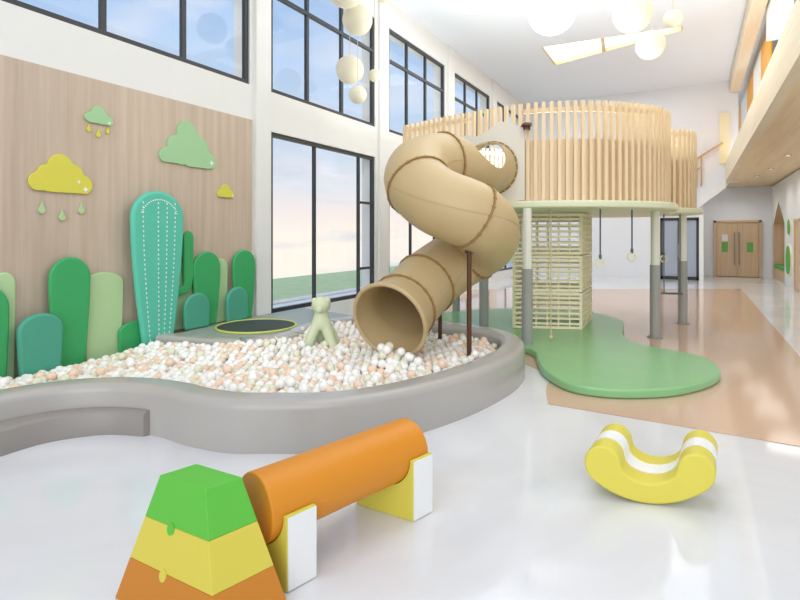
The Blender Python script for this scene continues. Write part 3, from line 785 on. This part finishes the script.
def cloud(name, lab, m, circles, zb, x0=xw, th=.025, drops=(), dm='dropg', sparks=(), hm=None):
    yc = sum(c_[0] for c_ in circles)/len(circles); zc = zb+.05
    pts = []
    for i in range(72):
        a = 2*PI*i/72; d = (math.cos(a), math.sin(a)); best = .02
        for cy, cz, r in circles:
            wy, wz = cy-yc, cz-zc; bq = wy*d[0]+wz*d[1]; disc = bq*bq-(wy*wy+wz*wz-r*r)
            if disc > 0: best = max(best, bq+math.sqrt(disc))
        y, z = yc+d[0]*best, zc+d[1]*best
        if z < zb: s = (zc-zb)/(zc-z); y, z = yc+(y-yc)*s if abs(d[1]) > .3 else y, zb
        pts.append((y, z))
    t = thing(name, lab, 'cloud decoration', (x0, yc, zb), 'cloud shapes on the wood panel')
    obj('cloud', prism([(x0, y, z) for y, z in pts], (th, 0, 0)), m, t, bevel=.006, smooth=40)
    for (y, z, s) in sparks:
        bm = bmesh.new(); q = []
        for i in range(8):
            a = PI*i/4; r = s if i % 2 == 0 else s*.45; q.append((x0+th, y+r*math.cos(a), z+r*math.sin(a)))
        obj('sparkle', prism(q, (.004, 0, 0)), 'white', t, smooth=0)
    for (y, z, s) in drops:
        q = []
        for i in range(20):
            a = 2*PI*i/20; r = s*(1 if math.sin(a) < 0 else 1+.9*math.sin(a)**6); w = .75*(1-.45*max(0, math.sin(a)))
            q.append((x0, y+s*w*math.cos(a), z+r*math.sin(a)))
        d = obj('rain_drop', prism(q, (.02, 0, 0)), dm, bevel=.004, smooth=40)
        side = 'leftmost' if y == min(v[0] for v in drops) else ('rightmost' if y == max(v[0] for v in drops) else 'middle')
        cc = 'pale green' if dm == 'dropg' else 'yellow'
        par = 'yellow cloud' if dm == 'dropg' else 'small green cloud'
        tag(d, '%s rain drop below the %s, %s of its three' % (cc, par, side), 'rain drop', 'rain drops on the wood panel')
    return t
cloud('wall_cloud', 'big yellow cloud with white sparkles above the pale rain drops', 'yellow', [(2.79, 2.16, .10), (2.87, 2.25, .10), (3.0, 2.35, .125), (3.13, 2.27, .11), (3.23, 2.16, .11), (3.0, 2.2, .2)], 2.06,
      drops=((2.82, 1.87, .045), (3.02, 1.80, .045), (3.22, 1.88, .045)), sparks=((3.19, 2.19, .022), (3.26, 2.11, .032)))
cloud('wall_cloud', 'small pale green cloud with yellow drops high on the panel', 'gcloud', [(3.31, 2.94, .055), (3.41, 3.0, .085), (3.52, 2.93, .06), (3.41, 2.93, .12)], 2.88,
      drops=((3.30, 2.80, .03), (3.41, 2.76, .035), (3.52, 2.81, .03)), dm='yellow', sparks=((3.53, 2.91, .02),))
cloud('wall_cloud', 'large pale green cloud near the panel top right', 'gcloud', [(4.28, 2.64, .10), (4.42, 2.80, .12), (4.60, 2.98, .16), (4.80, 2.82, .14), (4.96, 2.64, .12), (4.5, 2.74, .2), (4.72, 2.74, .24)], 2.53,
      sparks=((5.0, 2.62, .04),))
cloud('wall_cloud', 'tiny yellow cloud at the right edge of the panel', 'yellow', [(5.17, 2.2, .06), (5.26, 2.25, .09), (5.35, 2.2, .06), (5.26, 2.2, .1)], 2.15, sparks=((5.38, 2.18, .018),))

# ================================================================ FOAM SHAPES
# stepped pyramid: three stacked sections
P0 = Vector((-2.03, 1.43, 0)); E1 = Vector((.28, .01, 0)); E2 = Vector((.045, .155, 0))
def rect(z):   # plan corners at height z
    k = (.55-z)/.183
    ax, ay = .062*k, .03*k
    a = P0 + Vector((-ax, -ay, 0)); b = P0+E1+Vector((ax*.9, -ay, 0)); c_ = P0+E1+E2+Vector((ax*1.15, ay*.8, 0)); d = P0+E2+Vector((-ax*.8, ay, 0))
    return [(v.x, v.y, z) for v in (a, b, c_, d)]
def section(z0, z1, m, lab, tabz):
    bm = bmesh.new(); a = [bm.verts.new(p) for p in rect(z0)]; b = [bm.verts.new(p) for p in rect(z1)]
    bm.faces.new(a[::-1]); bm.faces.new(b)
    for i in range(4): bm.faces.new([a[i], a[(i+1) % 4], b[(i+1) % 4], b[i]])
    o = obj('foam_block', bm, m, bevel=.004); tag(o, lab, 'foam block', 'stacked pyramid blocks')
    if tabz:
        r0 = rect(z0); r1 = rect(z0-.05); p = Vector(r0[0]).lerp(Vector(r0[1]), .44)
        dn = (Vector(r1[0]).lerp(Vector(r1[1]), .44) - p).normalized(); sd = (Vector(r0[1])-Vector(r0[0])).normalized(); nr = sd.cross(dn).normalized()
        if nr.y > 0: nr = -nr
        q = [p + sd*.021*math.cos(t) + dn*(.008+.026*math.sin(t)) for t in [2*PI*i/20 for i in range(20)]]
        obj('tab', prism([v-nr*.004 for v in q], nr*.008), m, o, smooth=40)
    return o
section(.367, .55, 'fg', 'bright green foam block at the top of the three-colour pyramid', 1)
section(.184, .3665, 'fy', 'yellow foam block in the middle of the three-colour pyramid', 1)
section(.001, .1835, 'fo', 'orange foam block at the bottom of the three-colour pyramid', 0)
# roller and its two cradles
ra = Vector((-1.772, 1.735, .332)); rb = Vector((-1.495, 2.72, .332)); rr = .160
bm = bar(bmesh.new(), ra, rb, rr, 64)
tag(obj('foam_roller', bm, 'fo2', bevel=.008, smooth=40), 'thick orange foam roller lying across the two cradles', 'foam roller')
ax = (rb-ra).normalized()
def cradle(c0, lab):
    w = .192; pts = []
    h = .34
    cut = rr+.004
    prof = [(-w, .001), (w, .001), (w, h)]
    a1 = math.asin((h-.332)/cut)
    for i in range(25):
        a = a1 - (PI+2*a1)*i/24; prof.append((cut*math.cos(a)/ax.y, .332+cut*math.sin(a)))
    prof.append((-w, h))
    q = [(c0.x+x, c0.y, z) for x, z in prof]
    t = thing('foam_cradle', lab, 'foam cradle', (c0.x, c0.y, 0), 'cradles under the roller')
    obj('block', prism(q, (ax.x*.16, ax.y*.16, 0)), 'fy2', t, bevel=.004, smooth=30)
    for s in (1, -1):
        e = ax*.003
        pz = [(c0.x+s*(w+.0005)+ax.x*t_, c0.y+ax.y*t_, z) for t_, z in ((.004, .006), (.156, .006), (.156, h-.006), (.004, h-.006))]
        obj('side_face', prism(pz, (s*.004, 0, 0)), 'fw', t, smooth=0)['label'] = 'white side face'
for y, lab in ((1.74, 'yellow cradle block with white side nearest the pyramid, under the roller'), (2.52, 'yellow cradle block with white side under the far end of the roller')):
    k = (y-ra.y)/(rb.y-ra.y); c0 = ra.lerp(rb, k); cradle(Vector((c0.x, y, 0)), lab)
# rocker
prof = []
Rb = .56
a_max = math.asin(.35/Rb)
for i in range(17): a = -a_max + 2*a_max*i/16; prof.append((Rb*math.sin(a), Rb-Rb*math.cos(a)))
for i in range(17): a = math.radians(-40 + 215*i/16); prof.append((.275+.112*math.cos(a), .212+.112*math.sin(a)))
for i in range(1, 18): a = PI*i/18; prof.append((.163*math.cos(a), .225-.10*math.sin(a)))
for i in range(17): a = math.radians(5 + 215*i/16); prof.append((-.275+.112*math.cos(a), .212+.112*math.sin(a)))
rk = thing('rocker_seat', 'yellow crescent-shaped foam rocker with a white band on the floor', 'rocker', (-.22, 3.62, 0))
RZ = Matrix.Rotation(math.radians(17), 3, 'Z'); RD = Matrix.Rotation(math.radians(-3), 3, 'Z'); ctr = Vector((-.225, 3.60, .002))
for nm, a, b, m, bv, s in (('side_pad', -.23, -.07, 'ry', .018, 1), ('centre_band', -.07, .07, 'fw', 0, .995), ('side_pad', .07, .23, 'ry', .018, 1)):
    pts = [ctr + RD @ Vector((0, a, 0)) + RZ @ Vector((x*.935, 0, .002+z*s)) for x, z in prof]
    o = obj(nm, prism(pts, RD @ Vector((0, b-a, 0))), m, rk, bevel=bv, smooth=50)
    if nm == 'centre_band': o['label'] = 'white middle band'

# ================================================================ PENDANT GLOBES
G = [(-5.34, 7.52, 4.55, .25, 'globe', 'cream globe lamp in front of the window mullion, third down of the left cluster'),
     (-5.29, 8.26, 4.64, .12, 'globe', 'smallest cream globe lamp, right of the left cluster'),
     (-5.06, 7.36, 4.03, .156, 'globe', 'lowest cream globe lamp of the left cluster'),
     (-4.72, 6.86, 5.07, .242, 'globe', 'cream globe lamp hanging just below the topmost one of the left cluster'),
     (-4.59, 6.36, 5.32, .266, 'globe', 'cream globe lamp cut by the photo top, left of the cluster'),
     (-4.77, 7.76, 5.88, .159, 'globe', 'small cream globe lamp barely showing at the top, right of the left cluster'),
     (-2.12, 5.35, 4.43, .352, 'globew', 'bright white globe lamp cut by the top edge in mid ceiling'),
     (-1.8, 7.61, 4.88, .35, 'globew', 'large white globe lamp left of the skylight top'),
     (-1.03, 10.82, 5.87, .366, 'globe', 'large cream globe lamp behind the hanging cord of its neighbour'),
     (-.68, 10.21, 5.0, .251, 'globe', 'cream globe lamp hanging below the right end of the skylight'),
     (-.33, 10.3, 5.42, .159, 'globe', 'small cream globe lamp, rightmost of all')]
for x, y, z, r, m, lab in G:
    t = thing('globe_pendant', lab, 'pendant lamp', (x, y, z), 'globe lamps hanging from the ceiling')
    obj('globe', ball(bmesh.new(), (x, y, z), r, 40, 24), m, t, smooth=180)
    obj('cord', bar(bmesh.new(), (x, y, z+r-.005), (x, y, H-.03), .006, 6), 'white' if r > .3 else 'ropet', t)
    obj('cap', bar(bmesh.new(), (x, y, H-.03), (x, y, H), .05, 16), 'white', t)

# ================================================================ LIGHT
w = bpy.data.worlds.new('sky'); bpy.context.scene.world = w; w.use_nodes = True
nt = w.node_tree; nt.nodes.clear()
out = nt.nodes.new('ShaderNodeOutputWorld'); bg = nt.nodes.new('ShaderNodeBackground'); nt.links.new(bg.outputs[0], out.inputs[0])
tc = nt.nodes.new('ShaderNodeTexCoord'); sx = nt.nodes.new('ShaderNodeSeparateXYZ'); nt.links.new(tc.outputs['Generated'], sx.inputs[0])
cr = nt.nodes.new('ShaderNodeValToRGB'); nt.links.new(sx.outputs['Z'], cr.inputs['Fac'])
e = cr.color_ramp.elements; e[0].position = 0; e[0].color = lin('fbf3e6'); e[1].position = 1; e[1].color = lin('86ace0')
for p, c_ in ((.04, 'f3e8e4'), (.09, 'dfe4ec'), (.18, 'c3d8ee'), (.38, 'a0bfe6')): k = e.new(p); k.color = lin(c_)
mp = nt.nodes.new('ShaderNodeMapping'); mp.inputs['Scale'].default_value = (1.6, 1.6, 4); nt.links.new(tc.outputs['Generated'], mp.inputs[0])
n1 = nt.nodes.new('ShaderNodeTexNoise'); n1.inputs['Scale'].default_value = 2.6; n1.inputs['Detail'].default_value = 7; nt.links.new(mp.outputs[0], n1.inputs['Vector'])
cr2 = nt.nodes.new('ShaderNodeValToRGB'); cr2.color_ramp.elements[0].position = .45; cr2.color_ramp.elements[1].position = .72
cr2.color_ramp.elements[1].color = (.65, .65, .65, 1); cr2.color_ramp.elements[0].color = (0, 0, 0, 1)
nt.links.new(n1.outputs['Fac'], cr2.inputs['Fac'])
mx = nt.nodes.new('ShaderNodeMixRGB'); mx.inputs[2].default_value = lin('f3ecec'); nt.links.new(cr2.outputs['Color'], mx.inputs[0]); nt.links.new(cr.outputs['Color'], mx.inputs[1])
n3 = nt.nodes.new('ShaderNodeTexNoise'); n3.inputs['Scale'].default_value = 4.5; n3.inputs['Detail'].default_value = 6
mp3 = nt.nodes.new('ShaderNodeMapping'); mp3.inputs['Scale'].default_value = (1, 1, 4.5); mp3.inputs['Location'].default_value = (3, 1, 0)
nt.links.new(tc.outputs['Generated'], mp3.inputs[0]); nt.links.new(mp3.outputs[0], n3.inputs['Vector'])
cr3 = nt.nodes.new('ShaderNodeValToRGB'); cr3.color_ramp.elements[0].position = .5; cr3.color_ramp.elements[1].position = .7
cr3.color_ramp.elements[0].color = (0, 0, 0, 1); cr3.color_ramp.elements[1].color = (.55, .55, .55, 1); nt.links.new(n3.outputs['Fac'], cr3.inputs['Fac'])
mx3 = nt.nodes.new('ShaderNodeMixRGB'); mx3.inputs[2].default_value = lin('bccbe0'); nt.links.new(cr3.outputs['Color'], mx3.inputs[0]); nt.links.new(mx.outputs[0], mx3.inputs[1])
nt.links.new(mx3.outputs[0], bg.inputs['Color']); bg.inputs['Strength'].default_value = 1.05

def sun(rx, rz, s, ang, col=(1, .97, .92)):
    l = bpy.data.lights.new('sun', 'SUN'); l.energy = s; l.angle = math.radians(ang); l.color = col
    o = bpy.data.objects.new('sun', l); COL.objects.link(o); o.rotation_euler = (math.radians(rx), 0, math.radians(rz)); return o
sun(66, 22, 1.3, 50)          # soft daylight through the open side of the hall behind the viewer
def area(name, loc, sx_, sy_, p, rot=(0, 0, 0), col=(1, .98, .95)):
    l = bpy.data.lights.new(name, 'AREA'); l.shape = 'RECTANGLE'; l.size = sx_; l.size_y = sy_; l.energy = p; l.color = col
    o = bpy.data.objects.new(name, l); COL.objects.link(o); o.location = loc; o.rotation_euler = rot; return o
area('added_ceiling_fill', (-1.2, 5, 6.85), 3.6, 10, 150, col=(.97, .985, 1))  # unseen fill under the ceiling, added to brighten the hall
area('added_ceiling_fill', (-2.2, 15, 6.8), 5, 9, 190, col=(.97, .985, 1))  # added fill for the far hall, much wider than the skylight near it
for (x, y, p) in ((1.87, 14.74, 45), (1.84, 17.46, 50), (1.69, 19.35, 50), (1.4, 22.2, 60)):  # last spot has no fitting, added to brighten the corridor
    l = bpy.data.lights.new('downlight_and_fill_spot', 'SPOT'); l.energy = p; l.spot_size = math.radians(165); l.spot_blend = .6; l.shadow_soft_size = .4; l.color = (1, .98, .95)
    o = bpy.data.objects.new('downlight_and_fill_spot', l); COL.objects.link(o); o.location = (x, y, 3.40)
area('added_gallery_upfill', (1.3, 13, 4.1), .25, 18, 90, (0, math.radians(180+28), 0), (.9, .95, 1))  # unseen fill aimed upwards, added to lighten the hall ceiling
area('added_gallery_fill', (2.5, 16, 6.7), .8, 14, 30, (0, 0, 0), (.95, .98, 1))  # no lamp here, light added to lift the gallery screens
area('added_tower_upfill', (-2.3, 9.3, 2.9), 2.6, 2.4, 215, (PI, 0, 0), (.9, .95, 1))  # fill hidden inside the tower, added to whiten the ceiling above

# ================================================================ CAMERA
cd = bpy.data.cameras.new('camera'); co = bpy.data.objects.new('camera', cd); COL.objects.link(co)
co.location = (0, 0, 1.6); co.rotation_euler = (PI/2, 0, math.radians(29.8))
cd.sensor_width = 36; cd.lens = 514/800*36; cd.shift_y = -65/800; cd.clip_end = 200
sc = bpy.context.scene; sc.camera = co
sc.view_settings.view_transform = 'Standard'; sc.view_settings.look = 'None'; sc.view_settings.gamma = 1; sc.view_settings.use_curve_mapping = False
sc.view_settings.exposure = 0.07
